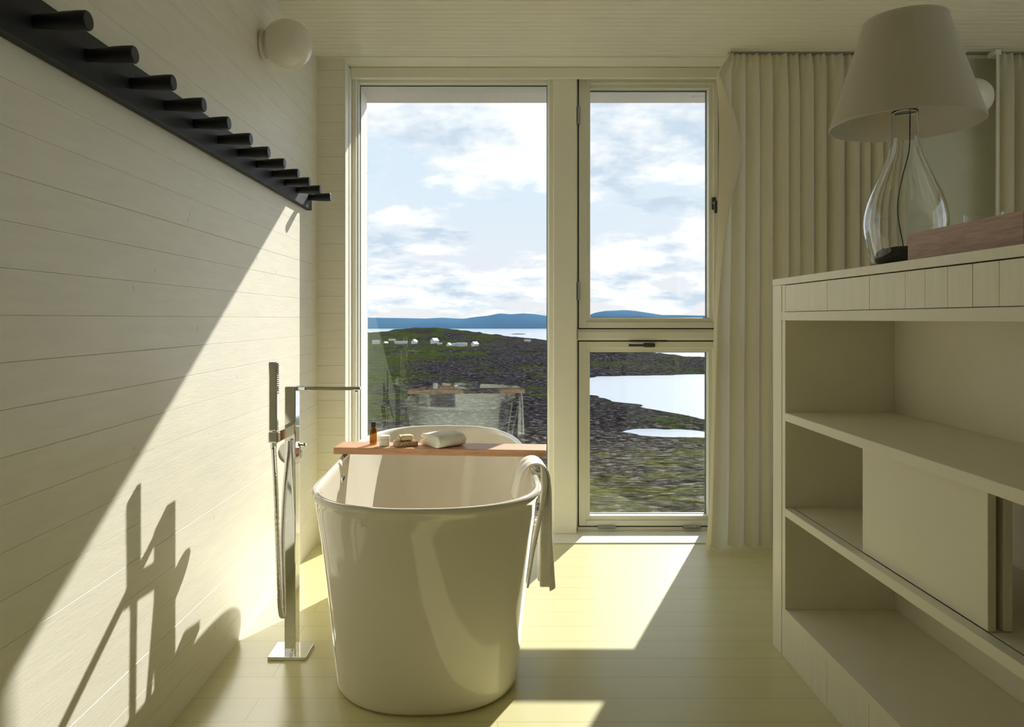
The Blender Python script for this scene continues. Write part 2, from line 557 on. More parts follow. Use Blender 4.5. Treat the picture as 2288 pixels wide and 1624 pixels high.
# ------------------------------------------------------------------ peg rail on the left wall
rail = thing('peg_rail', 'long blue-black wooden peg rail running along the white board wall', 'coat rail', (XL, 2.2, 1.68))
bm = bmesh.new()
box(bm, 0.0, 0.024, -1.25, 1.285, -0.052, 0.052, bev=0.003)
link('back_board', bm, M['rail'], rail)
tips = [198, 302, 388, 456, 512, 561, 601, 636, 667, 692, 716, 739]
bm0 = bmesh.new()
lathe(bm0, [(0.0135, 0.022), (0.0130, 0.03), (0.0150, 0.05), (0.0178, 0.08), (0.0190, 0.105), (0.0188, 0.123), (0.0170, 0.1255)], 28, (0, 0, 0), 'x', True, True)
pegmesh = None
for t in tips:
    d = 0.775 * F / (VX - t)
    if pegmesh is None:
        o = link('peg', bm0, M['peg'], rail)
        pegmesh = o
        for pl in o.data.polygons: pl.use_smooth = len(pl.vertices) == 4
    else:
        o = pegmesh.copy(); COL.objects.link(o); o.parent = rail
    o.location = (0, d - 2.2, 0)
    o.rotation_euler.y = -0.02

# ------------------------------------------------------------------ globe wall lights
def sconce(label, loc, rot):
    s = thing('wall_sconce', label, 'wall light', loc, rot, None)
    bm = bmesh.new()       # axis +x away from the wall
    lathe(bm, [(0.050, 0.0), (0.056, 0.003), (0.056, 0.014), (0.052, 0.017), (0.046, 0.018), (0.046, 0.024), (0.050, 0.026), (0.050, 0.032), (0.042, 0.036)], 48, (0, 0, 0), 'x', True, True)
    link('wall_mount', bm, M['sconce'], s, smooth=False)
    bm = bmesh.new()
    R, c = 0.093, 0.097
    prof = []
    a0 = math.asin(0.066 / R)
    for i in range(33):
        a = a0 + (PI - a0) * i / 32
        prof.append((max(R * math.sin(a), 1e-4), c - R * math.cos(a)))
    lathe(bm, prof, 64, (0, 0, 0), 'x', True, True)
    link('globe', bm, M['globe'], s, smooth=True)
    return s


sconce('white glass globe light on the board wall above the end of the peg rail', (XL, 2.82, 2.164), 0.0)
sconce('white glass globe light half hidden behind the lampshade on the far wall', (px(2172, 3.57), YB - 0.006, 2.185), -PI / 2)

# ------------------------------------------------------------------ bathtub
def outline(w, l, z, n=96, k=2.35):
    pts = []
    for i in range(n):
        a = 2 * PI * (i + 0.5) / n
        c, s = math.cos(a), math.sin(a)
        x = w * math.copysign(abs(c) ** (2 / k), c)
        if s > 0:          # the window end is rounder than the near end
            x, y = w * math.copysign(abs(c) ** (2 / 2.9), c), l * abs(s) ** (2 / 2.9)
        else:
            y = -((l - w) + w * abs(s) ** (2 / k))
        pts.append((x, y, z))
    return pts


tub = thing('bathtub', 'white freestanding oval bathtub standing in front of the tall window', 'bathtub', (-0.236, 2.786, 0.0), math.radians(2.2))
bm = bmesh.new()
RZ = 0.603
rings = []
for w, l, z in [(0.258, 0.700, 0.0), (0.271, 0.712, 0.003), (0.279, 0.7195, 0.012), (0.284, 0.724, 0.03), (0.291, 0.730, 0.10), (0.3035, 0.741, 0.22), (0.318, 0.754, 0.35),
                (0.331, 0.7655, 0.46), (0.3415, 0.7750, 0.53), (0.3470, 0.7800, 0.566), (0.3500, 0.7830, 0.574), (0.3535, 0.7865, 0.580), (0.3562, 0.7895, 0.586),
                (0.357, 0.7905, 0.593), (0.354, 0.788, 0.6005), (0.347, 0.781, RZ), (0.339, 0.774, 0.6015), (0.3335, 0.769, 0.594), (0.331, 0.7665, 0.578),
                (0.327, 0.763, 0.54), (0.314, 0.748, 0.45), (0.296, 0.722, 0.34), (0.276, 0.690, 0.24), (0.255, 0.655, 0.165), (0.225, 0.610, 0.118), (0.17, 0.52, 0.096), (0.08, 0.30, 0.088)]:
    rings.append(outline(w, l, z))
loft(bm, rings, True, True, True)
link('tub_shell', bm, M['tub'], tub, smooth=True)
bm = bmesh.new()
box(bm, -0.3330, -0.3245, -0.135, -0.080, 0.530, 0.552, bev=0.003)
o = link('overflow_cover', bm, M['chrome'], tub)
bm = bmesh.new()
box(bm, -0.3260, -0.3236, -0.132, -0.083, 0.536, 0.545, bev=0.0008)
link('overflow_slot', bm, M['nozzle'], o)
bm = bmesh.new()
lathe(bm, [(0.001, 0.096), (0.026, 0.096), (0.032, 0.093), (0.034, 0.086)], 32, (0, 0.15, 0), 'z', False, False)
link('drain', bm, M['chrome'], tub, smooth=True)

# board across the tub
BZ = 0.6365
BA = math.radians(-4.4)
bb = link('bath_board', mbox(-0.397, 0.397, -0.067, 0.067, -0.0255, 0.0, bev=0.0022), M['board'], loc=(-0.214, 2.80, BZ), rot=BA)
bm = bmesh.new(); bb_cleats = bm
tag(bb, 'reddish pale wooden board laid across the white bathtub', 'bath board')
link('rubber_foot', mbox(-0.376, -0.350, -0.03, 0.05, -0.0337, -0.0250, bev=0.002), M['nozzle'], bb)
link('rubber_foot', mbox(0.338, 0.364, -0.05, 0.03, -0.0337, -0.0250, bev=0.002), M['nozzle'], bb)

# amber bottle
bt = thing('dropper_bottle', 'small amber glass bottle with a black cap on the bath board', 'bottle', (px(834, 2.835), 2.835, BZ))
bm = bmesh.new()
lathe(bm, [(0.010, 0.0005), (0.0125, 0.0005), (0.0140, 0.002), (0.0142, 0.006), (0.0142, 0.050), (0.0134, 0.056), (0.0095, 0.0625), (0.0080, 0.066), (0.0080, 0.071),
           (0.0062, 0.071), (0.0062, 0.064), (0.0110, 0.056), (0.0122, 0.050), (0.0122, 0.006), (0.0100, 0.004)], 40, (0, 0, 0), 'z', True, True)
link('bottle_glass', bm, M['amber'], bt, smooth=True)
bm = bmesh.new()
lathe(bm, [(0.0096, 0.0665), (0.0100, 0.0675), (0.0100, 0.0845), (0.0092, 0.0862)], 36, (0, 0, 0), 'z', True, True)
link('screw_cap', bm, M['blackcap'], bt)

# little white jar
jr = thing('cream_jar', 'small round white glass jar beside the amber bottle', 'jar', (px(859.5, 2.795), 2.795, BZ))
bm = bmesh.new()
lathe(bm, [(0.0150, 0.0003), (0.0178, 0.001), (0.0190, 0.004), (0.0190, 0.024), (0.0180, 0.0255)], 44, (0, 0, 0), 'z', True, True)
link('jar_body', bm, M['jar'], jr, smooth=False)
bm = bmesh.new()
lathe(bm, [(0.0188, 0.0262), (0.0198, 0.0268), (0.0198, 0.0385), (0.0190, 0.0398), (0.001, 0.0400)], 44, (0, 0, 0), 'z', True, True)
link('lid', bm, M['jarlid'], jr)

# soap dish and soap
SA = math.radians(24)
sdx, sdy = px(906, 2.805), 2.805
bm = bmesh.new()
box(bm, -0.041, 0.041, -0.029, 0.029, 0.0004, 0.017, bev=0.002)
for i in range(8):
    x = -0.034 + i * 0.0095
    box(bm, x, x + 0.0042, -0.0285, 0.0285, 0.0165, 0.0195, bev=0.0008)
sd = link('soap_dish', bm, M['dish'], loc=(sdx, sdy, BZ), rot=SA)
tag(sd, 'pitted brown stone soap dish holding a cream soap bar', 'soap dish')
bm = bmesh.new()
box(bm, -0.029, 0.029, -0.019, 0.019, 0.0, 0.021, bev=0.0085, seg=5)
sp = link('soap_bar', bm, M['soap'], smooth=True, loc=(sdx - 0.001, sdy + 0.002, BZ + 0.0196), rot=SA)
tag(sp, 'rounded cream soap bar lying on the brown soap dish', 'soap')
bm = bmesh.new()
box(bm, -0.0292, -0.0180, -0.0194, 0.0194, -0.0002, 0.0214, bev=0.0086, seg=5)
link('paper_band', bm, M['soapwrap'], sp, smooth=True)


# folded flannel: one cloth folded over twice
def folded_towel():
    path = []      # cross-section of the folded cloth, spine then offset to thickness
    def arc(cy, cz, r, a0, a1, n=10):
        return [(cy + r * math.cos(a0 + (a1 - a0) * i / n), cz + r * math.sin(a0 + (a1 - a0) * i / n)) for i in range(n + 1)]
    spine = [(-0.060, 0.008), (-0.02, 0.008), (0.02, 0.008)] + arc(0.040, 0.0165, 0.0085, -PI / 2, PI / 2) + [(0.01, 0.0255), (-0.03, 0.0255)]
    spine += [(-0.058, 0.0265)]
    outer = [(-0.062, 0.0255 + 0.004)]
    # outline: bottom sheet, round fold at one end, top sheet
    out_pts = [(-0.064, 0.0015), (-0.03, 0.0005), (0.02, 0.0005), (0.042, 0.0010)] + arc(0.046, 0.021, 0.020, -PI / 2, PI / 2, 12) + [(0.02, 0.0435), (-0.02, 0.0420), (-0.058, 0.0390)] + \
              arc(-0.060, 0.0325, 0.0065, PI / 2, 1.5 * PI, 6) + [(-0.045, 0.0245), (-0.02, 0.0225), (-0.030, 0.0205), (-0.055, 0.0190)] + arc(-0.063, 0.0105, 0.008, PI / 2, 1.45 * PI, 6)
    bm = bmesh.new()
    rings = []
    xs = [-0.0620, -0.0608, -0.0585, -0.054] + [-0.046 + 0.0115 * i for i in range(9)] + [0.054, 0.0585, 0.0608, 0.0620]
    for i, x in enumerate(xs):
        t = (x + 0.062) / 0.124
        edge = min(i, len(xs) - 1 - i)
        sc = (0.90, 0.965, 0.995, 1.0)[min(edge, 3)]
        lift = 1 + 0.03 * math.sin(t * 5.0)
        ring = []
        for (y, z) in out_pts:
            nz = 0.0018 * noise.noise(Vector((x * 30, y * 30, z * 60)))
            zz = 0.0225 + (z - 0.0225) * sc
            zz = zz * (1 + (lift - 1) * (zz / 0.044) ** 2)
            ring.append((x + 0.006 * math.sin(y * 40), y * (0.985 if edge < 1 else 1) + 1.5 * nz, max(0.0006, 1.12 * zz + nz)))
        rings.append(ring)
    loft(bm, rings, True, True, True)
    return bm


ft = link('folded_washcloth', folded_towel(), M['towel'], smooth=True, loc=(-0.207, 2.815, BZ), rot=math.radians(220))
tag(ft, 'white washcloth folded into a thick pad on the bath board', 'towel')

# ------------------------------------------------------------------ towel hung over the right rim
def hanging_towel():
    bm = bmesh.new()
    ctrl = [(-0.062, 0.505), (-0.050, 0.55), (-0.040, 0.592), (-0.018, 0.620), (0.012, 0.6265), (0.036, 0.610), (0.045, 0.56), (0.047, 0.45), (0.047, 0.32), (0.046, 0.20)]
    pts = spline([(x, 0, z) for x, z in ctrl], 7)
    W, n = 0.15, 40
    rows = []
    for i, p in enumerate(pts):
        f = i / (len(pts) - 1)
        out_f = max(0.0, (f - 0.55) / 0.45)
        row = []
        for j in range(n + 1):
            s = j / n
            wy = (s - 0.5) * W * (1 - 0.10 * out_f) - 0.01 * out_f
            amp = 0.003 + 0.019 * out_f
            dx = amp * (math.sin(s * 14.0 + 0.6) + 0.5 * math.sin(s * 25 + 2.0 + 2 * out_f))
            if out_f == 0: dx = 0.002 * math.sin(s * 14)
            row.append(bm.verts.new((p.x + max(dx, -0.022), wy, p.z + (0.006 * math.sin(s * 9) if f > 0.97 else 0))))
        rows.append(row)
    for a, b in zip(rows, rows[1:]):
        for j in range(n): bm.faces.new((a[j], a[j + 1], b[j + 1], b[j]))
    # second, narrower tail folded behind, closer to the tub wall
    ctrl = [(0.034, 0.606), (0.0375, 0.56), (0.018, 0.45), (-0.009, 0.33), (-0.029, 0.215)]
    pts = spline([(x, 0, z) for x, z in ctrl], 8)
    rows = []
    for i, p in enumerate(pts):
        f = i / (len(pts) - 1)
        rows.append([bm.verts.new((p.x + 0.006 * math.sin(j * 1.3 + 1) * f, -0.083 + j * 0.0046, p.z)) for j in range(11)])
    for a, b in zip(rows, rows[1:]):
        for j in range(10): bm.faces.new((a[j], a[j + 1], b[j + 1], b[j]))
    return bm


ht = link('hand_towel', hanging_towel(), M['towel'], smooth=True, loc=(0.118, 2.555, 0.0), rot=math.radians(4))
tag(ht, 'white hand towel hanging over the right rim of the bathtub', 'towel')
md = ht.modifiers.new('thickness', 'SOLIDIFY'); md.thickness = 0.007; md.offset = 0.6
md = ht.modifiers.new('soft', 'SUBSURF'); md.levels = 1; md.render_levels = 1

# ------------------------------------------------------------------ floor standing tub filler
tf = thing('tub_filler', 'chrome floor-standing tub filler with hand shower beside the bathtub', 'faucet', (-0.690, 2.475, 0.0))
link('base_plate', mbox(-0.063, 0.063, -0.060, 0.054, 0.0, 0.012, bev=0.0015), M['chrome'], tf)
bm = bmesh.new()
box(bm, -0.017, 0.020, -0.028, 0.024, 0.011, 0.893, bev=0.0025)
link('column', bm, M['chrome'], tf)
bm = bmesh.new()
box(bm, 0.019, 0.046, -0.017, 0.013, 0.878, 0.8925, bev=0.002)
box(bm, 0.045, 0.232, -0.021, 0.017, 0.880, 0.8915, bev=0.002)
sp = link('spout', bm, M['chrome'], tf)
bm = bmesh.new()
lathe(bm, [(0.009, 0.8805), (0.009, 0.874), (0.0078, 0.873)], 24, (0.215, -0.002, 0), 'z', True, True)
link('aerator', bm, M['chrome'], sp, smooth=False)
# arm that carries the hand shower, coming forward and to the left of the column
a0, a1 = Vector((0.004, -0.026, 0.752)), Vector((-0.0026, -0.185, 0.752))
dv = (a1 - a0).normalized(); nv = Vector((dv.y, -dv.x, 0))
bm = bmesh.new()
rings = []
for t in (0, 1):
    c = a0.lerp(a1, t)
    rings.append([c + nv * sx + Vector((0, 0, sz)) for sx, sz in ((-0.013, -0.016), (0.013, -0.016), (0.013, 0.016), (-0.013, 0.016))])
loft(bm, rings, True, True, True)
box(bm, a1.x - 0.016, a1.x + 0.016, a1.y - 0.016, a1.y + 0.012, 0.735, 0.769, bev=0.004)
arm = link('shower_arm', bm, M['chrome'], tf)
hx, hy = a1.x - 0.002, a1.y - 0.002
bm = bmesh.new()
box(bm, hx - 0.0135, hx + 0.0135, hy - 0.010, hy + 0.010, 0.770, 0.985, bev=0.004, seg=3)
lathe(bm, [(0.009, 0.715), (0.0095, 0.720), (0.0095, 0.771)], 20, (hx, hy, 0), 'z', True, True)
hs = link('hand_shower', bm, M['chrome'], tf)
bm = bmesh.new()
for i in range(14):
    for yy in (-0.004, 0.004):
        lathe(bm, [(0.0016, 0.0), (0.0012, 0.003)], 8, (hx + 0.0130, hy + yy, 0.888 + i * 0.0065), 'x', False, True)
link('spray_nozzles', bm, M['nozzle'], hs)
# hose: down from the hand shower, a narrow loop near the floor and back up to the column
def hp(c, r, d): return (px(c, d) + 0.690, d - 2.475, pz(r, d))
hose = spline([(hx, hy, 0.718), hp(616, 1090, 2.295), hp(620, 1220, 2.30), hp(625, 1340, 2.305), hp(628, 1369, 2.312), hp(631, 1376, 2.320), hp(634, 1366, 2.330), hp(632, 1290, 2.345),
               hp(631, 1190, 2.37), hp(637, 1080, 2.40), hp(644, 1010, 2.425), hp(645, 985, 2.432)], 24)
bm = bmesh.new()
tube(bm, hose, [0.0078 + 0.0006 * math.sin(i * 2.6) for i in range(len(hose))], 12)
link('hose', bm, M['chrome'], tf, smooth=True)
bm = bmesh.new()
lathe(bm, [(0.038, 0.024), (0.040, 0.027), (0.040, 0.036), (0.037, 0.039), (0.018, 0.040), (0.018, 0.062), (0.016, 0.064)], 48, (-0.015, 0.0, 0.664), 'y', True, True)
box(bm, -0.012, 0.034, 0.046, 0.060, 0.681, 0.694, bev=0.003)
link('mixer_knob', bm, M['chrome'], tf, smooth=False)

# ------------------------------------------------------------------ shelf cabinet
CX0, CX1 = 0.944, 1.325
CY1, CY0 = 2.534, 0.55
cab = thing('shelf_cabinet', 'tall white-painted board cabinet with open shelves and sliding doors', 'cabinet', (CX0, CY1, 0.0))
def cbox(x0, x1, y0, y1, z0, z1, bev=0.0015):       # in room coordinates -> cabinet coordinates
    return mbox(x0 - CX0, x1 - CX0, y0 - CY1, y1 - CY1, z0, z1, bev=bev)
link('cabinet_top', cbox(CX0 - 0.001, CX1, CY0, CY1 + 0.001, 1.2305, 1.2525), M['cab'], cab)
link('side_panel', cbox(CX0, CX1, 2.457, CY1, 0.0, 1.2300), M['cab'], cab)
link('side_panel', cbox(CX0 + 0.002, 1.305, 2.430, 2.4565, 0.0, 1.2295), M['cab_flat'], cab)
link('side_panel', cbox(CX0, CX1, CY0, CY0 + 0.05, 0.0, 1.2300), M['cab'], cab)
link('back_panel', cbox(1.305, CX1 - 0.001, CY0 + 0.05, 2.4565, 0.0, 1.2295), M['cab_flat'], cab)
edges = [CY0 + 0.05]
cuts = sorted([1557.6 / (c - VX) for c in (1846, 1940, 2020, 2064, 2114, 2170, 2229)])
edges += [0.68, 0.76, 0.84, 0.92, 1.0, 1.08, 1.16, 1.24, 1.317] + cuts + [2.457]
def plank_front(z0, z1, dx=0.003):
    bm = bmesh.new()
    rg = random.Random(5)
    gws = [rg.choice((0.0008, 0.0012, 0.0016)) for _ in edges]
    grooved(bm, edges, z0, z1, lambda s, t, d: (dx + d, s - CY1, t), dep=0.005, gw=gws)
    box(bm, dx + 0.0055, dx + 0.022, edges[0] - CY1, edges[-1] - CY1, z0, z1)
    return bm
link('plank_apron', plank_front(1.1415, 1.2275), M['cab'], cab)
link('front_rail', cbox(CX0, 1.305, CY0 + 0.05, 2.4565, 1.1125, 1.1400), M['cab_flat'], cab)
link('shelf', cbox(CX0, 1.305, CY0 + 0.05, 2.4300, 0.782, 0.809), M['cab_flat'], cab)
link('shelf', cbox(CX0, 1.305, CY0 + 0.05, 2.4300, 0.469, 0.495), M['cab_flat'], cab)
link('shelf', cbox(CX0 + 0.001, 1.305, CY0 + 0.05, 2.4300, 0.135, 0.162), M['cab_flat'], cab)
edges = edges[:-1] + [2.455]
link('plank_kickboard', plank_front(0.0005, 0.158, 0.0015), M['cab'], cab)
bm = bmesh.new()
box(bm, 0.0285, 0.0305, CY0 + 0.05 - CY1, 2.43 - CY1, 0.4948, 0.4956)
link('door_track', bm, M['gasket'], cab)
d1 = link('sliding_door', cbox(0.973, 0.990, 1.466, 1.970, 0.4965, 0.7805), M['cab_flat'], cab)
d2 = link('sliding_door', cbox(1.0045, 1.0225, 1.466, 1.960, 0.4965, 0.7805), M['cab_flat'], cab)

# ------------------------------------------------------------------ table lamp on the cabinet
LY = 2.02
lamp = thing('table_lamp', 'table lamp with clear teardrop glass body and cream cone shade', 'lamp', (px(2022, LY), LY, 1.2526))
K = LY / F / 1.145       # photo px -> metres at the lamp, off axis
def lz(row): return pz(row, LY) - 1.2526
outer = [(74, None, 0.001), (79, None, 0.006)]
prof = [(0.062, 0.0012), (0.074, 0.003), (0.080, 0.010), (0.0835, 0.022)]
for half, row in ((90, 545), (96, 520), (98, 500), (97, 483), (92, 460), (84, 438), (73, 415), (62, 393), (51, 370), (42, 350), (37, 332), (33, 318), (31.5, 300), (31, 280), (31, 256), (31.5, 250)):
    prof.append((half * K, lz(row) if row > 0 else 0))
prof = [p for i, p in enumerate(prof) if i == 0 or p[1] > prof[i - 1][1]]
th = 0.0045
inner = [(max(r - th, 0.004), z + (0.006 if i == 0 else 0)) for i, (r, z) in enumerate(prof)][::-1]
inner[-1] = (0.050, 0.0085)
inner[-2] = (0.064, 0.0095)
inner = [q for q in inner if q[1] >= 0.0085]
bm = bmesh.new()
lathe(bm, prof + inner, 72, (0, 0, 0), 'z', True, True)
link('glass_body', bm, M['lampglass'], lamp, smooth=True)
bm = bmesh.new()
lathe(bm, [(0.046, 0.0100), (0.066, 0.0112), (0.0735, 0.018), (0.0735, 0.036), (0.069, 0.049), (0.056, 0.058), (0.030, 0.0625), (0.002, 0.0635)], 56, (0, 0, 0), 'z', True, True)
link('weighted_foot', bm, M['lampbase'], lamp, smooth=True)
zb, zt = lz(281), lz(47)
rb, rt = 177 * K, 99 * K
bm = bmesh.new()
lathe(bm, [(rb, zb), (rb + 0.0012, zb + 0.001), (rb + 0.0012, zb + 0.007), (rb, zb + 0.008), (rt, zt - 0.006), (rt + 0.0008, zt - 0.005), (rt + 0.0008, zt), (rt - 0.001, zt)], 96)
link('lamp_shade', bm, M['shade'], lamp, smooth=False)
sh = lamp.children[-1]
for pl in sh.data.polygons: pl.use_smooth = True
bm = bmesh.new()
lathe(bm, [(rb, zb), (rb - 0.0022, zb), (rt - 0.0022, zt), (rt - 0.001, zt)], 96)
link('shade_lining', bm, M['shade_in'], sh, smooth=True)
bm = bmesh.new()
tube(bm, spline([(0.012, -0.004, lz(252)), (0.010, -0.004, lz(330)), (0.002, -0.004, lz(362)), (-0.012, -0.003, lz(410)), (-0.020, 0.0, lz(470)), (-0.004, 0.0, 0.062)], 10), 0.0016, 8)
link('cord', bm, M['sconce'], lamp, smooth=True)
bm = bmesh.new()       # spider and socket inside the shade
zk = lz(250)
lathe(bm, [(0.028, zk), (0.030, zk + 0.002), (0.030, zk + 0.010), (0.018, zk + 0.014), (0.018, zk + 0.06), (0.015, zk + 0.064)], 32, (0, 0, 0), 'z', True, True)
for k in range(3):
    a = k * 2 * PI / 3 + 0.4
    tube(bm, [(0.015 * math.cos(a), 0.015 * math.sin(a), zk + 0.012), (rt * 0.99 * math.cos(a), rt * 0.99 * math.sin(a), zt - 0.02)], 0.002, 8)
link('socket', bm, M['greymetal'], lamp)

# wooden tray box and drinking glass
TX, TZ = 1.000, 1.2527
ty1, ty0 = F * TX / (2028 - VX), F * TX / (2287 - VX)
tray = thing('wooden_tray', 'pinkish limed wood tray box on top of the white cabinet', 'tray', (TX, ty0, TZ))
hgt = 0.072
bm = bmesh.new(); TL = ty1 - ty0
box(bm, 0.0, 0.012, 0.0, TL, 0.0, hgt, bev=0.001); link('tray_wall', bm, M['tray'], tray)
bm = bmesh.new(); box(bm, 0.228, 0.240, 0.0, TL, 0.0, hgt, bev=0.001); link('tray_wall', bm, M['tray'], tray)
bm = bmesh.new(); box(bm, 0.0122, 0.2278, 0.0, 0.012, 0.0, hgt, bev=0.001); link('tray_wall', bm, M['tray'], tray)
bm = bmesh.new(); box(bm, 0.0122, 0.2278, TL - 0.012, TL, 0.0, hgt, bev=0.001); link('tray_wall', bm, M['tray'], tray)
link('tray_bottom', mbox(0.0122, 0.2278, 0.0122, TL - 0.0122, 0.0005, 0.010), M['tray'], tray)
gd = 1.70
gtop = pz(477, gd)
bm = bmesh.new()
gh = gtop - (TZ + 0.0104)
lathe(bm, [(0.030, 0.0), (0.034, 0.001), (0.0362, 0.004), (0.0405, gh - 0.001), (0.0400, gh), (0.0390, gh - 0.001), (0.0345, 0.010), (0.028, 0.008)], 56, (0, 0, 0), 'z', True, True)
dg = link('drinking_glass', bm, M['glass'], smooth=True, loc=(px(2197, gd), gd, TZ + 0.0104))
tag(dg, 'clear drinking glass standing in the wooden tray, only its rim showing', 'glass')

# ------------------------------------------------------------------ curtains
def curtain(name, label, x_left, x1, yc, z0, z1, seed, flap=None, bottom=None):
    rg = random.Random(seed)
    n, m = 420, 64
    bm = bmesh.new()
    # irregular phase: fold centres
    kn = [0.0]
    while kn[-1] < 1.0: kn.append(kn[-1] + rg.uniform(0.7, 1.35) * 0.043 * 0.78 / (x1 - x_left(1.2)))
    ph = np.interp(np.linspace(0, 1, n + 1), kn, np.arange(len(kn)) * PI)
    amp = np.interp(np.linspace(0, 1, n + 1), kn, [rg.uniform(0.65, 1.15) for _ in kn])
    xb = x_left(1.2)
    rows = []
    for j in range(m + 1):
        t = j / m
        zrel = 1 - (1 - t) ** 1.0
        z = z0 + (z1 - z0) * t
        top = min(1.0, (z1 - z) / 0.18)
        row = []
        xl = x_left(z)
        for i in range(n + 1):
            s = i / n
            big = amp[i] * math.sin(ph[i] + 0.25 * math.sin(t * 2.2 + s * 9)) * (0.022 + 0.009 * (1 - t)) * (0.35 + 0.65 * top)
            small = 0.012 * math.sin(ph[i] * 2.0) * (1 - top) ** 2
            side = 0.010 * math.cos(ph[i]) * top
            fade = min(1.0, s / 0.03)
            x = xb + (x1 - xb) * s + (xl - xb) * math.exp(-s * 14) + side * fade
            y = yc + (big * fade) + small + (0.03 * (1 - min(1, s / 0.12)) * (-1))
            zz = z
            if j == 0 and bottom: zz = z + bottom(s)
            row.append(bm.verts.new((x, y, zz)))
        rows.append(row)
    for a, b in zip(rows, rows[1:]):
        for i in range(n): bm.faces.new((a[i], a[i + 1], b[i + 1], b[i]))
    o = thing(name, label, 'curtain', (0, 0, 0))
    c = link('cloth', bm, M['curtain'], o, smooth=True)
    if flap:
        bm = bmesh.new()
        rows = []
        for j in range(m + 1):
            z = z0 + (z1 - z0) * j / m
            xl, xf = x_left(z), flap(z)
            row = []
            for i in range(13):
                s = i / 12
                a = s * PI * 0.5
                row.append(bm.verts.new((xl + (xf - xl) * math.sin(a) ** 1.0 if True else 0, yc - 0.030 - 0.026 * math.sin(s * PI) - 0.022 * s, z)))
            rows.append(row)
        for a, b in zip(rows, rows[1:]):
            for i in range(12): bm.faces.new((a[i], a[i + 1], b[i + 1], b[i]))
        link('turned_edge', bm, M['curtain'], o, smooth=True)
    return o


YC = 3.585
rowsL = [122, 140, 165, 185, 210, 300, 430, 560, 640, 760, 900, 1050, 1130, 1190, 1230]
colsL = [1631, 1618, 1600, 1601, 1605, 1606, 1605, 1602, 1598, 1594, 1591, 1587, 1585, 1580, 1575]
rowsF = [122, 165, 176, 230, 266, 310, 351, 388, 433, 506, 580, 700, 1230]
colsF = [1632, 1604, 1612, 1634, 1647, 1655, 1657, 1651, 1638, 1625, 1615, 1604, 1590]
def xl_c1(z): return px(interp(VY - (z - H) * F / (YC - 0.03), rowsL, colsL), YC - 0.03)
def xf_c1(z): return px(interp(VY - (z - H) * F / (YC - 0.06), rowsF, colsF), YC - 0.06)
c1 = curtain('curtain', 'long cream linen curtain beside the casement windows, its edge turned forward', xl_c1, px(2032, YC), YC, 0.012, 2.4005, 11, xf_c1)
link('track', mbox(px(1628, YC), px(2032, YC), YC - 0.012, YC + 0.012, 2.4015, CZ + 0.0, bev=0.001), M['track'], c1)
c2 = curtain('curtain', 'cream linen curtain on the far wall beside the tray, cut by the frame', lambda z: px(2222, YC), 3.10, YC, 0.012, 2.4005, 23)
link('track', mbox(px(2160, YC), 3.10, YC - 0.012, YC + 0.012, 2.4015, CZ + 0.0, bev=0.001), M['track'], c2)
bm = bmesh.new()
tube(bm, [(px(2228, YC - 0.06), YC - 0.062, 2.386), (px(2226, YC - 0.06), YC - 0.062, 1.25)], 0.006, 12)
box(bm, px(2221, YC - 0.06), px(2234, YC - 0.06), YC - 0.072, YC - 0.014, 2.376, 2.400, bev=0.002)
link('draw_rod', bm, M['sconce'], c2, smooth=False)

# ------------------------------------------------------------------ outside: shore, sea, hills, houses
SEA = -19.9
E = H - SEA
LAND = [(-1200, -60), (-1200, 800), (-300, 780), (-120, 760), (-30, 735), (20, 700), (52, 690), (54, 600), (60, 500), (80, 425), (104, 382), (150, 350), (230, 330), (240, 300), (150, 288),
        (90, 280), (62, 276), (36, 270), (24, 240), (23.5, 215), (27, 197), (33, 182), (38, 168), (42, 156), (46, 150), (50, 146), (47, 141), (40, 137.5), (30, 138.5), (27, 138.6),
        (24.5, 137), (26, 133.5), (30, 131), (38, 128), (60, 122), (110, 100), (170, 40), (190, -60)]


def land_sd(X, Y):
    """signed distance to the shore, positive on land"""
    P = np.array(LAND, float)
    best = np.full(X.shape, 1e9)
    inside = np.zeros(X.shape, bool)
    for i in range(len(P)):
        x1, y1 = P[i]; x2, y2 = P[(i + 1) % len(P)]
        dx, dy = x2 - x1, y2 - y1
        t = np.clip(((X - x1) * dx + (Y - y1) * dy) / (dx * dx + dy * dy), 0, 1)
        best = np.minimum(best, np.hypot(X - x1 - t * dx, Y - y1 - t * dy))
        c = ((y1 > Y) != (y2 > Y))
        xi = (x2 - x1) * (Y - y1) / (y2 - y1 + 1e-12) + x1
        inside ^= c & (X < xi)
    return np.where(inside, best, -best)


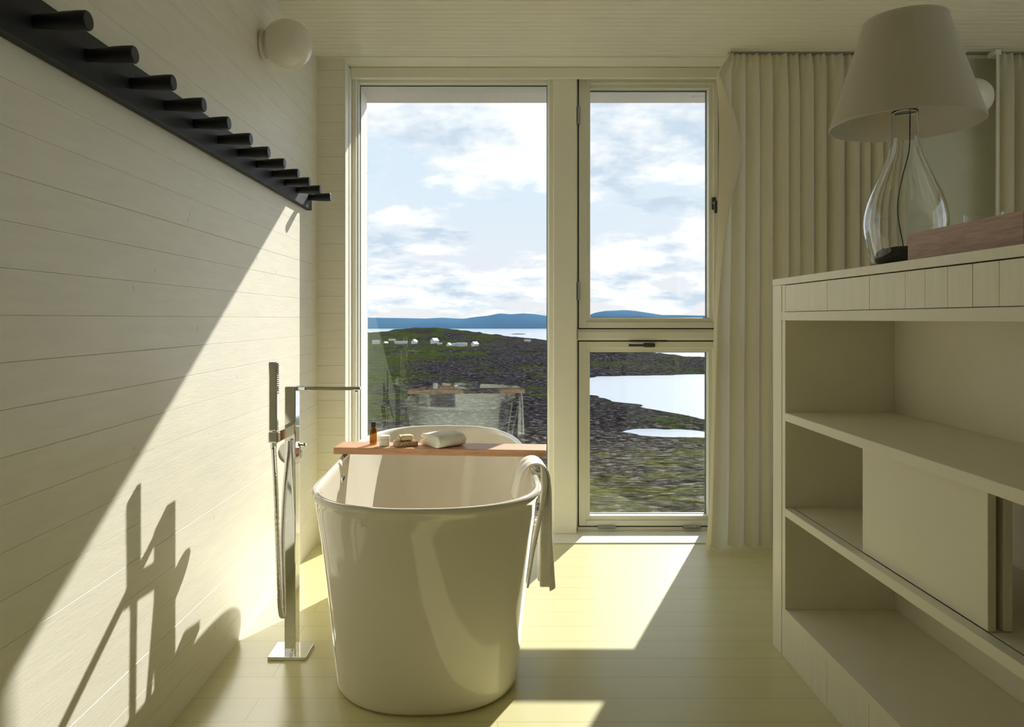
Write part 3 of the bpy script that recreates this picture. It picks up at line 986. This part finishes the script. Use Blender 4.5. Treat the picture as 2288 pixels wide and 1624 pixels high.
def build_land():
    nu, nr = 430, 420
    U = np.linspace(-0.95, 0.95, nu)
    D = 9.0 * (900 / 9.0) ** (np.linspace(0, 1, nr))
    DD, UU = np.meshgrid(D, U, indexing='ij')
    X, Y = UU * DD, DD
    sd = land_sd(X, Y)
    jit = np.empty_like(X); rock = np.empty_like(X)
    for i in range(nr):
        for j in range(nu):
            v = Vector((X[i, j], Y[i, j], 0))
            jit[i, j] = noise.fractal(v * 0.09, 1.0, 2.0, 3)
            rock[i, j] = noise.ridged_multi_fractal(v * 0.055, 0.9, 2.1, 5, 1.0, 2.0)
    sd = sd + jit * 3.0
    far = np.clip((DD - 140) / 300, 0, 1)
    Hh = np.where(sd > 0, (1.4 + 1.6 * far) * (1 - np.exp(-sd / (9 + 18 * far))), sd * 0.25)
    Hh += np.clip(1 - DD / 122, 0, 1) ** 1.25 * 16.0 * np.clip(sd / 12, 0, 1)
    Hh += 9.3 * np.exp(-((X + 62) / 52) ** 2 - ((Y - 655) / 55) ** 2) + 2.5 * np.exp(-((X + 150) / 70) ** 2 - ((Y - 640) / 60) ** 2)
    Hh += 1.6 * np.exp(-((X + 5) / 34) ** 2 - ((Y - 660) / 50) ** 2)
    Hh += 3.4 * np.exp(-((X - 58) / 26) ** 2 - ((Y - 395) / 50) ** 2)
    Hh += np.where(sd > 0, (rock - 1.0) * 0.55 * np.clip(sd / 8, 0, 1) * (0.8 + 1.6 * far), 0)
    Z = SEA + Hh
    Z = np.maximum(Z, SEA - 3)
    me = bpy.data.meshes.new('rocky_land')
    verts = np.stack([X, Y, Z], -1).reshape(-1, 3)
    idx = np.arange(nr * nu).reshape(nr, nu)
    q = np.stack([idx[:-1, :-1], idx[:-1, 1:], idx[1:, 1:], idx[1:, :-1]], -1).reshape(-1, 4)
    me.from_pydata(verts.tolist(), [], q.tolist())
    me.polygons.foreach_set('use_smooth', [True] * len(me.polygons))
    o = bpy.data.objects.new('rocky_land', me); COL.objects.link(o)

    def height(x, y):
        i = int(np.argmin(np.abs(D - y))); j = int(np.argmin(np.abs(U - x / y)))
        return float(Z[i, j])
    return o, height


m, nt, out = mat('heath and rock')
p = pbsdf(nt, out, Roughness=1.0, **{'Specular IOR Level': 0.0})
tc = N(nt, 'TexCoord')
n1 = N(nt, 'TexNoise', Scale=0.035, Detail=8.0, Roughness=0.62); L(nt, tc.outputs['Object'], n1.inputs['Vector'])
n2 = N(nt, 'TexNoise', Scale=0.30, Detail=9.0, Roughness=0.72); L(nt, tc.outputs['Object'], n2.inputs['Vector'])
n3 = N(nt, 'TexNoise', Scale=0.8, Detail=8.0, Roughness=0.75); L(nt, tc.outputs['Object'], n3.inputs['Vector'])
sx = N(nt, 'SeparateXYZ'); L(nt, tc.outputs['Object'], sx.inputs[0])
gr = N(nt, 'MapRange'); gr.inputs[1].default_value = 4; gr.inputs[2].default_value = -45; gr.inputs[3].default_value = -0.045; gr.inputs[4].default_value = 0.10
L(nt, sx.outputs[0], gr.inputs[0])
ad = N(nt, 'Math', operation='ADD'); L(nt, n1.outputs['Fac'], ad.inputs[0]); L(nt, gr.outputs[0], ad.inputs[1])
ad2 = N(nt, 'Math', operation='MULTIPLY_ADD'); ad2.inputs[1].default_value = 0.55; L(nt, n2.outputs['Fac'], ad2.inputs[0]); L(nt, ad.outputs[0], ad2.inputs[2])
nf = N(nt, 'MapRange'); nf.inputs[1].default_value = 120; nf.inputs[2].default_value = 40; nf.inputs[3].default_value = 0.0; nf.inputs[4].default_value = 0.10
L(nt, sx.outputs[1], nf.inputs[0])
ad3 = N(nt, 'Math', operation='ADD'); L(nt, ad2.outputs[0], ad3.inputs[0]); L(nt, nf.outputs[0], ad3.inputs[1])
rm = ramp(nt, [(0.775, (0, 0, 0)), (0.90, (1, 1, 1))]); L(nt, ad3.outputs[0], rm.inputs[0])
rockc = ramp(nt, [(0.42, (0.005, 0.005, 0.008)), (0.50, (0.017, 0.014, 0.021)), (0.57, (0.055, 0.048, 0.060)), (0.66, (0.22, 0.20, 0.21))]); L(nt, n3.outputs['Fac'], rockc.inputs[0])
grasc = ramp(nt, [(0.34, (0.008, 0.013, 0.005)), (0.5, (0.028, 0.041, 0.010)), (0.66, (0.085, 0.10, 0.028))]); L(nt, n3.outputs['Fac'], grasc.inputs[0])
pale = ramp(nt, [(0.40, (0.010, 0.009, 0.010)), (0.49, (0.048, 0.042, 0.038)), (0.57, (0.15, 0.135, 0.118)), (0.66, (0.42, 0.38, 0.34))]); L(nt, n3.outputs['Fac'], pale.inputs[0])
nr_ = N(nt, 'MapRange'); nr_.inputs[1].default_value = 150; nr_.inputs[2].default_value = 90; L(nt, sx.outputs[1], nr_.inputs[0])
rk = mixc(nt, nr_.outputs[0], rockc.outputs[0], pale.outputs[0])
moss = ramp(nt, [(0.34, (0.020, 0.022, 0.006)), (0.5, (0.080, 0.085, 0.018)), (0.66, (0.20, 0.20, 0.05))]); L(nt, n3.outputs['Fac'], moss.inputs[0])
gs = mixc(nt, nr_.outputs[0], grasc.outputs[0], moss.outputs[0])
L(nt, mixc(nt, rm.outputs[0], rk, gs), p.inputs['Base Color'])
bp = N(nt, 'Bump', Strength=1.0, Distance=0.9); L(nt, n2.outputs['Fac'], bp.inputs['Height']); L(nt, bp.outputs[0], p.inputs['Normal'])
land, land_h = build_land()
land.data.materials.append(m)
struct(land)

m, nt, out = mat('sea water')
p = pbsdf(nt, out, Roughness=0.22, **{'Base Color': (0.34, 0.39, 0.46), 'IOR': 1.33})
n1 = N(nt, 'TexNoise', Scale=0.5, Detail=6.0); L(nt, coords(nt, (0.6, 1.6, 1)), n1.inputs['Vector'])
bp = N(nt, 'Bump', Strength=0.35, Distance=0.25); L(nt, n1.outputs['Fac'], bp.inputs['Height']); L(nt, bp.outputs[0], p.inputs['Normal'])
bm = bmesh.new(); box(bm, -6000, 6000, -200, 9000, SEA - 8, SEA)
struct(link('sea', bm, m))

# hills across the strait, aerial haze painted into their blue base colour, built as rounded ridges with depth
m = simple('hill with painted blue haze', (0.062, 0.142, 0.235), 0.95, var=0.16, nscale=0.004, **{'Specular IOR Level': 0.0})
def ridge(name, D, prof, depth, seed):
    cs = [c for c, r in prof]; rs = [r for c, r in prof]
    bm = bmesh.new()
    rows = []
    cols = np.linspace(cs[0], cs[-1], 160)
    for k in range(15):
        t = k / 14
        prof_t = math.sin(t * PI) ** 0.8
        row = []
        for c in cols:
            x = (c - VX) * D / F
            top = (VY - interp(c, cs, rs)) * D / F + H - SEA
            nz = noise.fractal(Vector((x * 0.006, t * 2.5, seed)), 1.0, 2.0, 4)
            row.append(bm.verts.new((x, D + (t - 0.5) * depth, SEA - 1 + top * prof_t * (1 + 0.05 * nz))))
        rows.append(row)
    for a, b in zip(rows, rows[1:]):
        for i in range(len(cols) - 1): bm.faces.new((a[i], a[i + 1], b[i + 1], b[i]))
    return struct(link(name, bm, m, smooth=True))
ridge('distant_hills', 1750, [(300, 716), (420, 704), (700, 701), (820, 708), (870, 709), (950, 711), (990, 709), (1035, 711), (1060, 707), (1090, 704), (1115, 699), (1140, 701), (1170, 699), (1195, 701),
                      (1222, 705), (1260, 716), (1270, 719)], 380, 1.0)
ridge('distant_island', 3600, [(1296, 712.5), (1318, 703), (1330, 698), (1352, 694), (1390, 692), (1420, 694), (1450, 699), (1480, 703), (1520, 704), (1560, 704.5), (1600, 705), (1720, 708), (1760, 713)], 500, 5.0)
# low skerry out in the sound
bm = bmesh.new(); lathe(bm, [(9, -1.5), (7.5, 0.3), (4, 0.9), (0.4, 1.1)], 24, (0, 0, 0), 'z', False, True)
o = link('skerry', bm, M['rail'], smooth=True, loc=((1162 - VX) * 1000 / F, 1000, SEA)); o.scale = (1.6, 1, 1)
tag(o, 'low dark rock islet out in the bright water of the sound', 'islet')


def house(label, col, D, w, l, h, rot):
    x = (col - VX) * D / F
    z = min(land_h(x + dx, D + dy) for dx in (-4, 0, 4) for dy in (-4, 0, 4)) - 0.3
    o = thing('house', label, 'house', (x, D, z), rot, 'white houses of the village')
    bm = bmesh.new()
    e = h * 0.62
    ra = [(-l / 2, -w / 2, 0), (-l / 2, w / 2, 0), (-l / 2, w / 2, e), (-l / 2, 0, h * 0.98), (-l / 2, -w / 2, e)]
    rb_ = [(-p[0], p[1], p[2]) for p in ra]
    loft(bm, [ra, rb_], True, True, True)
    link('walls', bm, M['house'], o)
    bm = bmesh.new()
    q = 0.25
    for s in (-1, 1):
        a = [(-l / 2 - q, s * (w / 2 + q), e - 0.15), (-l / 2 - q, 0, h), (-l / 2 - q, 0, h + 0.2), (-l / 2 - q, s * (w / 2 + q), e + 0.05)]
        b = [(-p[0], p[1], p[2]) for p in a]
        loft(bm, [a, b], True, True, True)
    link('roof', bm, M['roof'] if rot < 0.5 else M['house'], o)
    return o


for lab, col, D, w, l, h, r in [
    ('white house farthest left in the village below the headland', 840, 520, 3.0, 5.0, 4.2, 0.3),
    ('small white house second from the left in the village', 862, 525, 2.0, 2.6, 2.6, 0.8),
    ('white house in front of the headland, uphill behind a long shed', 876, 570, 2.6, 5.0, 2.4, 0.1),
    ('long low white shed in the village left of the gabled houses', 896, 510, 3.0, 8.6, 2.8, 0.1),
    ('white gabled house just right of the long low shed', 926, 520, 3.0, 3.6, 3.8, 1.2),
    ('white gabled house standing alone at the foot of the headland', 971, 520, 3.6, 4.6, 4.4, 0.9),
    ('small white shed at the right side of the lone gabled house', 982, 500, 2.0, 3.4, 2.0, 0.2),
    ('little white house at the left end of the low village row', 1003, 480, 2.2, 2.6, 3.0, 1.1),
    ('low white house second in the row below the headland', 1017, 492, 2.6, 4.0, 2.6, 0.2),
    ('longest white house of the row below the headland', 1032, 475, 3.4, 6.6, 3.2, 0.15),
    ('white house at the right end of the village row', 1061, 470, 2.8, 4.0, 3.4, 0.9),
    ('white shed near the water right of the headland', 1178, 600, 3.0, 5.0, 3.0, 0.1)]:
    house(lab, col, D, w, l, h, r)

# ------------------------------------------------------------------ sky, sun, camera
w = bpy.data.worlds.new('sky'); SC.world = w; w.use_nodes = True
nt = w.node_tree; nt.nodes.clear()
out = N(nt, 'OutputWorld'); bg = N(nt, 'Background'); L(nt, bg.outputs[0], out.inputs[0])
tc = N(nt, 'TexCoord')
sp_ = N(nt, 'SeparateXYZ'); L(nt, tc.outputs['Generated'], sp_.inputs[0])
zc = N(nt, 'Math', operation='MAXIMUM'); zc.inputs[1].default_value = 0.0; L(nt, sp_.outputs[2], zc.inputs[0])
za = N(nt, 'Math', operation='ADD'); za.inputs[1].default_value = 0.22; L(nt, zc.outputs[0], za.inputs[0])
dx = N(nt, 'Math', operation='DIVIDE'); L(nt, sp_.outputs[0], dx.inputs[0]); L(nt, za.outputs[0], dx.inputs[1])
dy = N(nt, 'Math', operation='DIVIDE'); L(nt, sp_.outputs[1], dy.inputs[0]); L(nt, za.outputs[0], dy.inputs[1])
cb = N(nt, 'CombineXYZ'); L(nt, dx.outputs[0], cb.inputs[0]); L(nt, dy.outputs[0], cb.inputs[1])
cb.inputs[2].default_value = 11.3
n1 = N(nt, 'TexNoise', Scale=1.7, Detail=12.0, Roughness=0.60, Distortion=0.2); L(nt, cb.outputs[0], n1.inputs['Vector'])
n2 = N(nt, 'TexNoise', Scale=3.2, Detail=10.0, Roughness=0.6); L(nt, cb.outputs[0], n2.inputs['Vector'])
base = ramp(nt, [(0.0, (0.80, 0.80, 0.83)), (0.06, (0.76, 0.79, 0.86)), (0.16, (0.68, 0.78, 0.89)), (0.35, (0.60, 0.73, 0.89)), (1.0, (0.30, 0.48, 0.78))]); L(nt, sp_.outputs[2], base.inputs[0])
cm = ramp(nt, [(0.46, (0, 0, 0)), (0.54, (1, 1, 1))]); L(nt, n1.outputs['Fac'], cm.inputs[0])
cc = ramp(nt, [(0.38, (0.56, 0.66, 0.79)), (0.48, (0.82, 0.86, 0.92)), (0.57, (1.06, 1.05, 1.04))]); L(nt, n2.outputs['Fac'], cc.inputs[0])
sky = mixc(nt, cm.outputs[0], base.outputs[0], cc.outputs[0])
L(nt, sky, bg.inputs['Color'])
bg.inputs['Strength'].default_value = 0.84

SUN = Vector((-0.445, -1.0, -0.645)).normalized()
sl = bpy.data.lights.new('sun', 'SUN'); sl.energy = 5.8; sl.angle = math.radians(0.53); sl.color = (1.0, 0.955, 0.87)
so = bpy.data.objects.new('sun', sl); COL.objects.link(so)
so.rotation_euler = SUN.to_track_quat('-Z', 'Y').to_euler()
so.location = (6, 12, 9)

cam = bpy.data.cameras.new('camera'); cam.sensor_width = 36.0; cam.lens = F / 2288 * 36
cam.shift_x = (1144 - VX) / 2288; cam.shift_y = -(812 - VY) / 2288
cam.clip_start = 0.02; cam.clip_end = 20000
co_ = bpy.data.objects.new('camera', cam); COL.objects.link(co_)
co_.location = (0, 0, H); co_.rotation_euler = (PI / 2, 0, 0)
SC.camera = co_

vs = SC.view_settings
vs.view_transform = 'Standard'; vs.look = 'None'; vs.gamma = 1.0; vs.use_curve_mapping = False
vs.exposure = 0.62
cy = SC.cycles
cy.max_bounces = 10; cy.diffuse_bounces = 6; cy.glossy_bounces = 4; cy.transmission_bounces = 8; cy.transparent_max_bounces = 16
cy.use_adaptive_sampling = True; cy.adaptive_threshold = 0.1; cy.adaptive_min_samples = 16
cy.caustics_reflective = False; cy.caustics_refractive = False
cy.use_denoising = True
